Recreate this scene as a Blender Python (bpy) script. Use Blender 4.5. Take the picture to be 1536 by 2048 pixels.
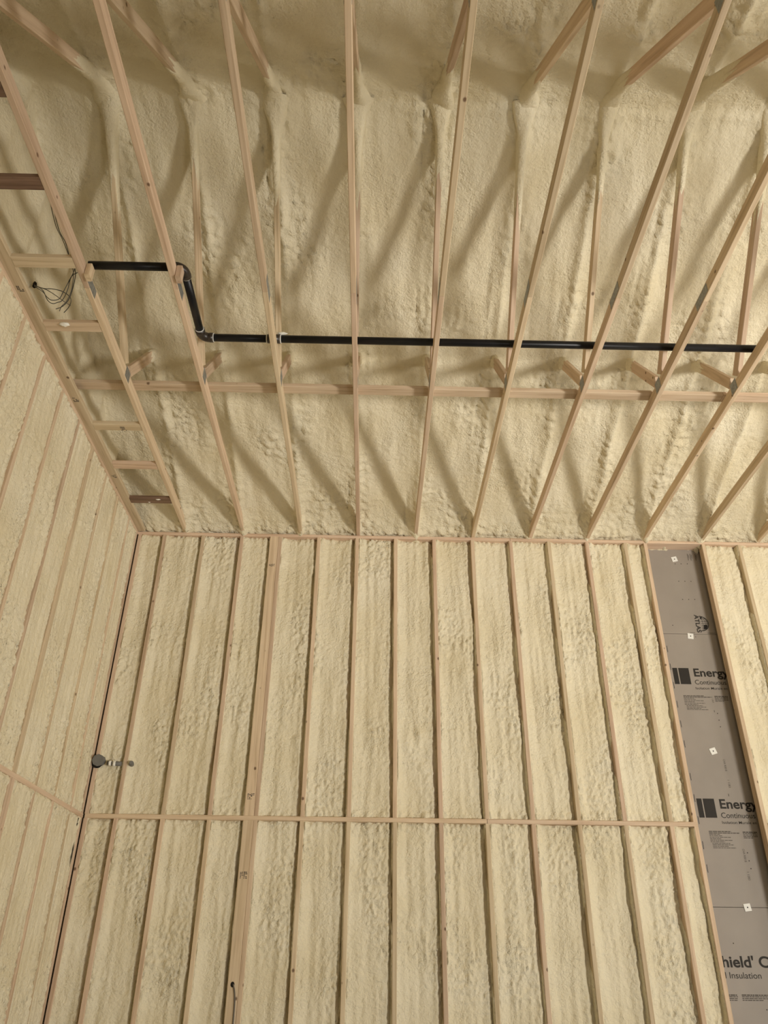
import bpy, math
import numpy as np
from mathutils import Matrix, Vector

for o in list(bpy.data.objects):
    bpy.data.objects.remove(o)
SC = bpy.context.scene
COL = SC.collection

# ------------------------------------------------------------------ camera
CZ = 1.55                                   # camera height above the floor
cam_d = bpy.data.cameras.new('camera')
cam = bpy.data.objects.new('camera', cam_d)
COL.objects.link(cam)
cam_d.sensor_fit = 'VERTICAL'
cam_d.sensor_height = 36.0
cam_d.lens = 1581.3 / 2048 * 36.0
cam_d.clip_start = 0.02
PITCH, YAW, ROLL = 0.53648, 0.012404, 0.011837
cp, sp, cy_, sy_ = math.cos(PITCH), math.sin(PITCH), math.cos(YAW), math.sin(YAW)
fw = Vector((sy_ * cp, cy_ * cp, sp))
rt = Vector((cy_, -sy_, 0))
up = rt.cross(fw)
rt2 = math.cos(ROLL) * rt + math.sin(ROLL) * up
up2 = -math.sin(ROLL) * rt + math.cos(ROLL) * up
M = Matrix((rt2, up2, -fw)).transposed().to_4x4()
M.translation = Vector((0.18817, -7.34356, CZ))
cam.matrix_world = M
SC.camera = cam

# ------------------------------------------------------------------ world, light, exposure
world = bpy.data.worlds.new('sky')
SC.world = world
world.use_nodes = True
bg = world.node_tree.nodes['Background']
bg.inputs[0].default_value = (0.72, 0.82, 1.0, 1)
bg.inputs[1].default_value = 1.0

ROOM_X0, ROOM_X1, ROOM_Y0 = -2.32, 10.5, -7.84
DOOR_X0, DOOR_X1, DOOR_H = 4.9, 9.3, 2.25     # the open overhead door in the front wall
FILL_DOOR_X0, FILL_DOOR_X1 = 1.4, 4.1                # an unseen second opening, added for fill light next to the camera


def area(name, loc, target, sx, sy, energy, color):
    l = bpy.data.lights.new(name, 'AREA')
    l.shape = 'RECTANGLE'
    l.size, l.size_y = sx, sy
    l.energy = energy
    l.color = color
    ob = bpy.data.objects.new(name, l)
    COL.objects.link(ob)
    ob.location = loc
    d = Vector(target) - Vector(loc)
    ob.rotation_euler = d.to_track_quat('-Z', 'Y').to_euler()
    return ob


# daylight thrown up off the sunlit forecourt just outside the open door
area('forecourt_daylight', (7.75, ROOM_Y0 - 1.55, 0.12), (7.05, ROOM_Y0 - 1.2, 2.2),
     2.6, 1.9, 2250, (1.0, 0.96, 0.90))
# weaker fill lamp, added outside the made-up second door beside the camera
area('added_door_fill', ((FILL_DOOR_X0 + FILL_DOOR_X1) / 2, ROOM_Y0 - 0.95, 0.12), ((FILL_DOOR_X0 + FILL_DOOR_X1) / 2 - 0.8, ROOM_Y0 - 0.75, 2.2),
     FILL_DOOR_X1 - FILL_DOOR_X0 - 0.1, 1.5, 150, (1.0, 0.96, 0.90))
# fill lamp added high on the right-hand wall, to brighten the left side
area('added_side_fill', (ROOM_X1 - 0.03, -4.6, 3.4), (-2.3, -3.9, 5.4), 2.6, 1.6, 200, (1.0, 0.97, 0.93))

SC.view_settings.view_transform = 'Standard'
SC.view_settings.look = 'None'
SC.view_settings.gamma = 1.0
SC.view_settings.use_curve_mapping = False
SC.view_settings.exposure = -0.20

# ------------------------------------------------------------------ helpers


def tag(o, label=None, cat=None, group=None, kind=None):
    if label: o['label'] = label
    if cat: o['category'] = cat
    if group: o['group'] = group
    if kind: o['kind'] = kind
    return o


def link(name, data, parent=None, loc=None, mw=None):
    o = bpy.data.objects.new(name, data)
    COL.objects.link(o)
    if mw is not None:
        o.matrix_world = mw
    elif loc is not None:
        o.location = loc
    if parent is not None:
        o.parent = parent
        pm = parent.matrix_world.copy() if parent.parent is None else parent.parent.matrix_basis @ parent.matrix_basis
        if parent.parent is None:
            pm = parent.matrix_basis.copy()
        W = o.matrix_basis.copy()
        o.matrix_basis = W
        o.matrix_parent_inverse = world_of(parent).inverted()
    return o


def world_of(o):
    m = o.matrix_basis.copy()
    if o.parent is not None:
        return world_of(o.parent) @ o.matrix_parent_inverse @ m
    return m


def empty(name, loc=(0, 0, 0)):
    o = bpy.data.objects.new(name, None)
    COL.objects.link(o)
    o.location = loc
    o.empty_display_size = 0.1
    return o


def mesh(name, V, F, mat, smooth=False):
    m = bpy.data.meshes.new(name)
    m.from_pydata([tuple(v) for v in V], [], [tuple(f) for f in F])
    m.materials.append(mat)
    if smooth:
        m.polygons.foreach_set('use_smooth', [True] * len(m.polygons))
    m.update()
    return m


def grid_mesh(name, P, mat):
    """P: (n, m, 3) array of points -> smooth quad grid."""
    n, k, _ = P.shape
    V = P.reshape(-1, 3)
    i = np.arange(n * k).reshape(n, k)
    F = np.stack([i[:-1, :-1], i[1:, :-1], i[1:, 1:], i[:-1, 1:]], -1).reshape(-1, 4)
    m = bpy.data.meshes.new(name)
    m.vertices.add(len(V))
    m.vertices.foreach_set('co', V.astype(np.float32).ravel())
    m.loops.add(F.size)
    m.loops.foreach_set('vertex_index', F.astype(np.int32).ravel())
    m.polygons.add(len(F))
    m.polygons.foreach_set('loop_start', np.arange(0, F.size, 4, dtype=np.int32))
    m.polygons.foreach_set('loop_total', np.full(len(F), 4, dtype=np.int32))
    m.polygons.foreach_set('use_smooth', np.ones(len(F), dtype=bool))
    m.materials.append(mat)
    m.update(calc_edges=True)
    m.validate()
    return m


def box_vf(x0, x1, y0, y1, z0, z1, off=0):
    V = [(x, y, z) for x in (x0, x1) for y in (y0, y1) for z in (z0, z1)]
    F = [(0, 1, 3, 2), (4, 6, 7, 5), (0, 4, 5, 1), (2, 3, 7, 6), (0, 2, 6, 4), (1, 5, 7, 3)]
    return V, [tuple(i + off for i in f) for f in F]


def boxes_mesh(name, L, mat):
    V, F = [], []
    for b in L:
        v, f = box_vf(*b, off=len(V))
        V += v; F += f
    return mesh(name, V, F, mat)


_cache = {}


def stick_mesh(L, w, t, mat):
    """board along local X, width w in local Y, thickness t in local Z, chamfered long edges."""
    key = (round(L, 3), round(w, 4), round(t, 4), mat.name)
    if key in _cache:
        return _cache[key]
    c = 0.0035
    a, b = w / 2, t / 2
    prof = [(-a + c, -b), (a - c, -b), (a, -b + c), (a, b - c), (a - c, b), (-a + c, b), (-a, b - c), (-a, -b + c)]
    V = [(-L / 2, y, z) for y, z in prof] + [(L / 2, y, z) for y, z in prof]
    F = [(i, i + 8, (i + 1) % 8 + 8, (i + 1) % 8) for i in range(8)]
    F = [tuple(reversed(f)) for f in F]
    F += [tuple(range(8))[::-1][::-1], tuple(range(15, 7, -1))]
    F[8] = tuple(range(8))
    me = mesh('board', V, [tuple(reversed(f)) for f in F], mat)
    _cache[key] = me
    return me


def stick(name, p0, p1, w, t, wdir, mat, parent=None):
    """lumber from p0 to p1 (centre line); wdir = direction of the wide dimension w."""
    p0, p1 = Vector(p0), Vector(p1)
    ax = (p1 - p0)
    L = ax.length
    ax.normalize()
    wd = Vector(wdir)
    wd = (wd - ax * wd.dot(ax)).normalized()
    td = ax.cross(wd)
    mw = Matrix((ax, wd, td)).transposed().to_4x4()
    mw.translation = (p0 + p1) / 2
    return link(name, stick_mesh(L, w, t, mat), parent, mw=mw)


def bar(name, x0, x1, y0, y1, z0, z1, mat, parent=None):
    """axis-aligned lumber given by its bounds; grain runs along the longest side."""
    d = [x1 - x0, y1 - y0, z1 - z0]
    c = Vector(((x0 + x1) / 2, (y0 + y1) / 2, (z0 + z1) / 2))
    order = sorted(range(3), key=lambda i: -d[i])
    E3 = [Vector((1, 0, 0)), Vector((0, 1, 0)), Vector((0, 0, 1))]
    h = E3[order[0]] * (d[order[0]] / 2)
    return stick(name, c - h, c + h, d[order[1]], d[order[2]], E3[order[1]], mat, parent)


def tube_mesh(name, pts, r, mat, n=10, cap=True, radii=None):
    pts = [Vector(p) for p in pts]
    V, F = [], []
    prev = None
    for i, p in enumerate(pts):
        a = pts[max(i - 1, 0)]; b = pts[min(i + 1, len(pts) - 1)]
        t = (b - a).normalized()
        if prev is None:
            ref = Vector((0, 0, 1)) if abs(t.z) < 0.9 else Vector((1, 0, 0))
            u = t.cross(ref).normalized()
        else:
            u = (prev - t * prev.dot(t)).normalized()
        prev = u
        v = t.cross(u)
        rr = radii[i] if radii else r
        for k in range(n):
            q = 2 * math.pi * k / n
            V.append(p + u * (math.cos(q) * rr) + v * (math.sin(q) * rr))
    for i in range(len(pts) - 1):
        for k in range(n):
            k2 = (k + 1) % n
            F.append((i * n + k, i * n + k2, (i + 1) * n + k2, (i + 1) * n + k))
    if cap:
        F.append(tuple(range(n))[::-1])
        F.append(tuple(range((len(pts) - 1) * n, len(pts) * n)))
    me = mesh(name, V, F, mat, smooth=True)
    if cap:
        me.polygons[-1].use_smooth = False
        me.polygons[-2].use_smooth = False
    return me


def catmull(P, n=8):
    P = [Vector(p) for p in P]
    Q = [P[0]] + P + [P[-1]]
    out = []
    for i in range(1, len(Q) - 2):
        for k in range(n):
            t = k / n
            a, b, c, d = Q[i - 1], Q[i], Q[i + 1], Q[i + 2]
            out.append(0.5 * ((2 * b) + (c - a) * t + (2 * a - 5 * b + 4 * c - d) * t * t + (3 * b - a - 3 * c + d) * t ** 3))
    out.append(P[-1])
    return out


# ---- vectorised gradient noise
_rs = np.random.RandomState(7)
_perm = np.tile(_rs.permutation(512), 3)
_ang = _rs.rand(512) * 2 * np.pi
_gx, _gy = np.cos(_ang), np.sin(_ang)


def noise(x, y, seed=0):
    x = np.asarray(x, float) + seed * 17.31
    y = np.asarray(y, float) + seed * 9.77
    xi = np.floor(x).astype(int); yi = np.floor(y).astype(int)
    xf, yf = x - xi, y - yi
    u = xf * xf * xf * (xf * (xf * 6 - 15) + 10)
    v = yf * yf * yf * (yf * (yf * 6 - 15) + 10)

    def g(ix, iy, dx, dy):
        h = _perm[(_perm[ix & 511] + iy) & 511]
        return _gx[h] * dx + _gy[h] * dy
    a = g(xi, yi, xf, yf); b = g(xi + 1, yi, xf - 1, yf)
    c = g(xi, yi + 1, xf, yf - 1); d = g(xi + 1, yi + 1, xf - 1, yf - 1)
    return ((a + (b - a) * u) * (1 - v) + (c + (d - c) * u) * v) * 1.5


def billow(x, y, seed=0):
    """rounded lumps with sharp creases, about 0..1"""
    return np.abs(noise(x, y, seed)) * 1.3 + np.abs(noise(x * 2.1, y * 2.1, seed + 5)) * 0.55


def sst(a, b, x):
    t = np.clip((x - a) / (b - a), 0, 1)
    return t * t * (3 - 2 * t)


# ------------------------------------------------------------------ materials


def mat_new(name):
    m = bpy.data.materials.new(name)
    m.use_nodes = True
    nt = m.node_tree
    b = nt.nodes['Principled BSDF']
    return m, nt, b


def nd(nt, typ, **kw):
    n = nt.nodes.new(typ)
    for k, v in kw.items():
        setattr(n, k, v)
    return n


def ramp(nt, stops):
    r = nd(nt, 'ShaderNodeValToRGB')
    e = r.color_ramp.elements
    while len(e) < len(stops):
        e.new(0.5)
    for el, (p, c) in zip(e, stops):
        el.position = p
        el.color = (*c, 1)
    return r


def foam_material(name, ca, cb, cc, fine=1.0):
    m, nt, b = mat_new(name)
    L = nt.links.new
    tc = nd(nt, 'ShaderNodeTexCoord')
    n1 = nd(nt, 'ShaderNodeTexNoise'); n1.inputs['Scale'].default_value = 1.7
    n1.inputs['Detail'].default_value = 4
    L(tc.outputs['Object'], n1.inputs['Vector'])
    r = ramp(nt, [(0.30, ca), (0.52, cb), (0.75, cc)])
    L(n1.outputs['Fac'], r.inputs['Fac'])
    L(r.outputs['Color'], b.inputs['Base Color'])
    b.inputs['Roughness'].default_value = 0.62
    b.inputs['Specular IOR Level'].default_value = 0.35
    n4 = nd(nt, 'ShaderNodeTexNoise'); n4.inputs['Scale'].default_value = 24
    n4.inputs['Detail'].default_value = 5; n4.inputs['Roughness'].default_value = 0.62
    L(tc.outputs['Object'], n4.inputs['Vector'])
    # orange-peel skin: fine grain whose strength comes and goes
    n2 = nd(nt, 'ShaderNodeTexNoise'); n2.inputs['Scale'].default_value = 62
    n2.inputs['Detail'].default_value = 3
    L(tc.outputs['Object'], n2.inputs['Vector'])
    n3 = nd(nt, 'ShaderNodeTexNoise'); n3.inputs['Scale'].default_value = 3.1
    n3.inputs['Detail'].default_value = 2
    L(tc.outputs['Object'], n3.inputs['Vector'])
    mr = nd(nt, 'ShaderNodeMapRange')
    mr.inputs['From Min'].default_value = 0.40
    mr.inputs['From Max'].default_value = 0.65
    mr.inputs['To Min'].default_value = 0.2 * fine
    mr.inputs['To Max'].default_value = 1.0 * fine
    L(n3.outputs['Fac'], mr.inputs['Value'])
    bp = nd(nt, 'ShaderNodeBump')
    bp.inputs['Distance'].default_value = 0.011
    L(mr.outputs['Result'], bp.inputs['Strength'])
    L(n2.outputs['Fac'], bp.inputs['Height'])
    bp2 = nd(nt, 'ShaderNodeBump')
    bp2.inputs['Distance'].default_value = 0.022
    bp2.inputs['Strength'].default_value = 0.8
    L(n4.outputs['Fac'], bp2.inputs['Height'])
    L(bp.outputs['Normal'], bp2.inputs['Normal'])
    L(bp2.outputs['Normal'], b.inputs['Normal'])
    return m


def wood_material(name, ca, cb, cc, knot=(0.12, 0.06, 0.03)):
    m, nt, b = mat_new(name)
    L = nt.links.new
    tc = nd(nt, 'ShaderNodeTexCoord')
    oi = nd(nt, 'ShaderNodeObjectInfo')
    ml = nd(nt, 'ShaderNodeMath', operation='MULTIPLY'); ml.inputs[1].default_value = 61.0
    L(oi.outputs['Random'], ml.inputs[0])
    ad = nd(nt, 'ShaderNodeVectorMath', operation='ADD')
    L(tc.outputs['Object'], ad.inputs[0]); L(ml.outputs[0], ad.inputs[1])
    mp = nd(nt, 'ShaderNodeMapping'); mp.inputs['Scale'].default_value = (1.6, 34, 34)
    L(ad.outputs[0], mp.inputs['Vector'])
    n1 = nd(nt, 'ShaderNodeTexNoise'); n1.inputs['Scale'].default_value = 1.0
    n1.inputs['Detail'].default_value = 5; n1.inputs['Distortion'].default_value = 0.5
    L(mp.outputs[0], n1.inputs['Vector'])
    r = ramp(nt, [(0.28, ca), (0.5, cb), (0.74, cc)])
    L(n1.outputs['Fac'], r.inputs['Fac'])
    # board-to-board tint
    hs = nd(nt, 'ShaderNodeHueSaturation')
    mr = nd(nt, 'ShaderNodeMapRange'); mr.inputs['To Min'].default_value = 0.86; mr.inputs['To Max'].default_value = 1.08
    L(oi.outputs['Random'], mr.inputs['Value']); L(mr.outputs[0], hs.inputs['Value'])
    fr = nd(nt, 'ShaderNodeMath', operation='FRACT'); m7 = nd(nt, 'ShaderNodeMath', operation='MULTIPLY')
    m7.inputs[1].default_value = 13.7
    L(oi.outputs['Random'], m7.inputs[0]); L(m7.outputs[0], fr.inputs[0])
    mr2 = nd(nt, 'ShaderNodeMapRange'); mr2.inputs['To Min'].default_value = 0.488; mr2.inputs['To Max'].default_value = 0.512
    L(fr.outputs[0], mr2.inputs['Value']); L(mr2.outputs[0], hs.inputs['Hue'])
    L(r.outputs['Color'], hs.inputs['Color'])
    # knots
    mk = nd(nt, 'ShaderNodeMapping'); mk.inputs['Scale'].default_value = (4.6, 6.0, 6.0)
    L(ad.outputs[0], mk.inputs['Vector'])
    vo = nd(nt, 'ShaderNodeTexVoronoi'); vo.inputs['Scale'].default_value = 1.0
    L(mk.outputs[0], vo.inputs['Vector'])
    mk2 = nd(nt, 'ShaderNodeMapRange')
    mk2.inputs['From Min'].default_value = 0.045; mk2.inputs['From Max'].default_value = 0.085
    mk2.inputs['To Min'].default_value = 0.85; mk2.inputs['To Max'].default_value = 0.0
    L(vo.outputs['Distance'], mk2.inputs['Value'])
    mx = nd(nt, 'ShaderNodeMix', data_type='RGBA')
    L(mk2.outputs[0], mx.inputs['Factor']); L(hs.outputs['Color'], mx.inputs['A'])
    mx.inputs['B'].default_value = (*knot, 1)
    L(mx.outputs['Result'], b.inputs['Base Color'])
    b.inputs['Roughness'].default_value = 0.7
    b.inputs['Specular IOR Level'].default_value = 0.25
    bp = nd(nt, 'ShaderNodeBump'); bp.inputs['Strength'].default_value = 0.25; bp.inputs['Distance'].default_value = 0.001
    L(n1.outputs['Fac'], bp.inputs['Height']); L(bp.outputs['Normal'], b.inputs['Normal'])
    return m


def plain(name, col, rough=0.6, metal=0.0, var=0.06, scale=8.0, bump=0.0, spec=0.4):
    m, nt, b = mat_new(name)
    L = nt.links.new
    tc = nd(nt, 'ShaderNodeTexCoord')
    n1 = nd(nt, 'ShaderNodeTexNoise'); n1.inputs['Scale'].default_value = scale
    n1.inputs['Detail'].default_value = 4
    L(tc.outputs['Object'], n1.inputs['Vector'])
    lo = tuple(max(c * (1 - var), 0) for c in col); hi = tuple(c * (1 + var) for c in col)
    r = ramp(nt, [(0.3, lo), (0.7, hi)])
    L(n1.outputs['Fac'], r.inputs['Fac']); L(r.outputs['Color'], b.inputs['Base Color'])
    b.inputs['Roughness'].default_value = rough
    b.inputs['Metallic'].default_value = metal
    b.inputs['Specular IOR Level'].default_value = spec
    if bump:
        bp = nd(nt, 'ShaderNodeBump'); bp.inputs['Strength'].default_value = bump; bp.inputs['Distance'].default_value = 0.002
        L(n1.outputs['Fac'], bp.inputs['Height']); L(bp.outputs['Normal'], b.inputs['Normal'])
    return m


FOAM = foam_material('spray_foam', (0.74, 0.65, 0.445), (0.795, 0.715, 0.52), (0.825, 0.755, 0.575))
WOOD = wood_material('spruce_lumber', (0.50, 0.365, 0.235), (0.64, 0.49, 0.335), (0.72, 0.575, 0.41))
WOOD_OLD = wood_material('dark_lumber', (0.11, 0.065, 0.042), (0.19, 0.118, 0.078), (0.27, 0.175, 0.12))
PIPE = plain('black_plastic', (0.008, 0.008, 0.009), rough=0.38, var=0.2, spec=0.28)
FITTING = plain('brown_black_plastic', (0.030, 0.022, 0.017), rough=0.35, var=0.2, spec=0.5)
RING = plain('white_ring', (0.75, 0.74, 0.70), rough=0.5)
STEEL = plain('galvanised_steel', (0.30, 0.31, 0.30), rough=0.5, metal=0.6, var=0.25, scale=45, bump=0.3)
BOARD = plain('grey_board_facer', (0.305, 0.268, 0.228), rough=0.55, var=0.05, scale=3.5, bump=0.05)
INK = plain('printing_ink', (0.020, 0.016, 0.012), rough=0.7, var=0.1)
INK_GREY = plain('faded_ink', (0.075, 0.062, 0.05), rough=0.7, var=0.15)
WASHER = plain('white_plastic', (0.80, 0.79, 0.74), rough=0.5, var=0.03)
HOLE = plain('dark_hole', (0.012, 0.009, 0.006), rough=0.9)
WIRE = plain('dark_cable', (0.055, 0.055, 0.045), rough=0.5)
WIRE_W = plain('white_cable', (0.62, 0.60, 0.52), rough=0.5)
CABLE_G = plain('grey_cable', (0.13, 0.11, 0.085), rough=0.5)
GREYPIPE = plain('grey_pipe_plastic', (0.17, 0.165, 0.15), rough=0.6, var=0.15, scale=20)
CONC = plain('concrete', (0.24, 0.225, 0.20), rough=0.85, var=0.12, scale=2.0)
DRYWALL = plain('painted_wall', (0.72, 0.67, 0.55), rough=0.8)

# ------------------------------------------------------------------ dimensions
S = 0.4064                                   # stud spacing
ST = 0.0381                                  # lumber thickness
ZT = 4.040 + CZ                              # underside of the top plate
ZCH = 4.073 + CZ                             # underside of the truss bottom chords
ZM1 = 1.2436 + CZ                            # top of the mid-height plate
ZM0 = ZM1 - ST
X_L = -2.32                                  # face of the left wall
RIDGE_Y = -3.92
TX = lambda k: -2.4297 + 0.6096 * k


def roof(y):
    y = np.asarray(y, float)
    t = np.minimum(-y, 2 * 3.92 + y)
    t = 3.92 - (np.sqrt((3.92 - t) ** 2 + 0.05 ** 2) - 0.02)
    return 4.125 + CZ + 0.360 * t


# ------------------------------------------------------------------ room shell
floor = tag(link('floor', boxes_mesh('floor', [(-2.6, ROOM_X1 + 0.2, ROOM_Y0 - 3.0, 0.35, -0.12, 0.0)], CONC)), kind='structure')
wall_back = tag(link('wall_back', boxes_mesh('wall_back', [(-2.62, ROOM_X1 + 0.1, 0.19, 0.30, 0, 5.75)], DRYWALL)), kind='structure')
wall_left = tag(link('wall_left', boxes_mesh('wall_left', [(-2.62, -2.50, ROOM_Y0 - 0.1, 0.19, 0, 7.25)], DRYWALL)), kind='structure')
wall_front = tag(link('wall_front', boxes_mesh('wall_front', [
    (-2.5, FILL_DOOR_X0, ROOM_Y0 - 0.2, ROOM_Y0, 0, 5.75),
    (FILL_DOOR_X1, DOOR_X0, ROOM_Y0 - 0.2, ROOM_Y0, 0, 5.75),
    (FILL_DOOR_X0, FILL_DOOR_X1, ROOM_Y0 - 0.2, ROOM_Y0, DOOR_H, 5.75),
    (DOOR_X1, ROOM_X1, ROOM_Y0 - 0.2, ROOM_Y0, 0, 5.75),
    (DOOR_X0, DOOR_X1, ROOM_Y0 - 0.2, ROOM_Y0, DOOR_H, 5.75)], FOAM)), kind='structure')
wall_right = tag(link('wall_right', boxes_mesh('wall_right', [(ROOM_X1, ROOM_X1 + 0.15, ROOM_Y0 - 0.2, 0.3, 0, 7.25)], FOAM)), kind='structure')
for nme, (d0, d1) in (('trim_1', (DOOR_X0, DOOR_X1)), ('added_door_trim', (FILL_DOOR_X0, FILL_DOOR_X1))):  # the second trim frames the opening added for fill light
    tag(link(nme, boxes_mesh(nme, [
        (d0 - 0.12, d0, ROOM_Y0, ROOM_Y0 + 0.02, 0, DOOR_H + 0.12),
        (d1, d1 + 0.12, ROOM_Y0, ROOM_Y0 + 0.02, 0, DOOR_H + 0.12),
        (d0, d1, ROOM_Y0, ROOM_Y0 + 0.02, DOOR_H, DOOR_H + 0.12)], WOOD)), kind='structure')
GLASS = plain('window_glass', (0.75, 0.80, 0.85), rough=0.05, var=0.02)


def window(name, bars):
    tag(link(name, boxes_mesh(name, bars, WOOD)), kind='structure')


wx, wy, wz, ww, wh = ROOM_X1, -4.6, 3.4, 1.32, 0.82  # made-up window frame, added around the side fill lamp
window('added_window_frame', [(wx - 0.02, wx, wy - ww - 0.08, wy + ww + 0.08, wz + wh, wz + wh + 0.08),
                    (wx - 0.02, wx, wy - ww - 0.08, wy + ww + 0.08, wz - wh - 0.08, wz - wh),
                    (wx - 0.02, wx, wy - ww - 0.08, wy - ww, wz - wh, wz + wh),
                    (wx - 0.02, wx, wy + ww, wy + ww + 0.08, wz - wh, wz + wh)])
# ------------------------------------------------------------------ ceiling: sprayed underside of the roof
xs = np.concatenate([np.arange(-2.50, 5.6, 0.0175), np.arange(5.6, ROOM_X1 + 0.2, 0.15)])
ys = np.concatenate([np.arange(0.19, -4.6, -0.0185), np.arange(-4.6, ROOM_Y0 - 0.21, -0.035)])
XX, YY = np.meshgrid(xs, ys, indexing='ij')
ph = (XX - TX(0)) / 0.6096
dx = (ph - np.round(ph)) * 0.6096            # signed distance to the nearest truss line
kk = np.round(ph)
drop = np.zeros_like(XX)
side = dx + 0.018 * noise(YY * 1.7, kk * 3.1, 2)
ampl = 0.046 + 0.026 * noise(YY * 1.1, kk * 5.7, 3)
drop += ampl * np.exp(-np.abs(side / 0.042) ** 1.6)                                  # foam over the top chords
drop += 0.012 * np.exp(-((np.abs(side) - 0.085) / 0.035) ** 2) * (0.5 + noise(YY * 2.3, kk * 1.7, 4))
drop += 0.026 * noise(XX * 1.5, YY * 1.1, 5) + 0.014 * noise(XX * 4.2, YY * 2.4, 6)
drop += 0.010 * noise(XX * 10, YY * 2.2, 7) + 0.004 * noise(XX * 24, YY * 6.0, 17)                                   # spray streaks down the slope
rough = sst(-0.05, 0.55, noise(XX * 1.9, YY * 1.6, 8) + 0.5 * np.exp(-(dx / 0.11) ** 2) - 0.1)
heel = sst(-0.30, 0.0, YY)
rough = np.clip(rough + heel * 0.9 + 0.7 * np.exp(-((YY - RIDGE_Y) / 0.10) ** 2) * sst(-0.1, 0.4, noise(XX * 1.4, YY, 9)), 0, 1.3)
drop += rough * 0.026 * (billow(XX * 13, YY * 10, 10) - 0.4)
drop += (0.35 + rough) * 0.013 * (billow(XX * 27, YY * 20, 11) - 0.4)
crease = np.exp(-((dx + 0.11 + 0.03 * noise(YY * 2.2, kk * 2.9, 12)) / 0.010) ** 2) * sst(0.0, 0.5, noise(YY * 1.4, kk * 4.1, 13))
drop -= 0.020 * crease
drop += heel * 0.02
bump_ridge = np.exp(-((YY - RIDGE_Y - 0.05 - 0.03 * noise(XX * 1.2, kk * 0, 14)) / 0.028) ** 2)
drop += 0.012 * bump_ridge * (0.3 + 1.4 * billow(XX * 22, YY * 5, 15)) * (XX > 0.2)
ZZ = roof(YY) - drop
P = np.stack([XX, YY, ZZ], -1)[:, ::-1]
ceil_me = grid_mesh('ceiling', P, FOAM)
# normals must look down into the room
if ceil_me.polygons[0].normal.z > 0:
    ceil_me.flip_normals()
ceiling = tag(link('ceiling', ceil_me), kind='structure')


# ------------------------------------------------------------------ foam between the studs
def edge_coords(W, step):
    n = max(int(round(W / step)), 4)
    u = np.linspace(0, W, n + 1)
    return np.unique(np.round(np.concatenate([u, [0.004, 0.009, W - 0.004, W - 0.009, W - 0.016]]), 4))


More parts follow.
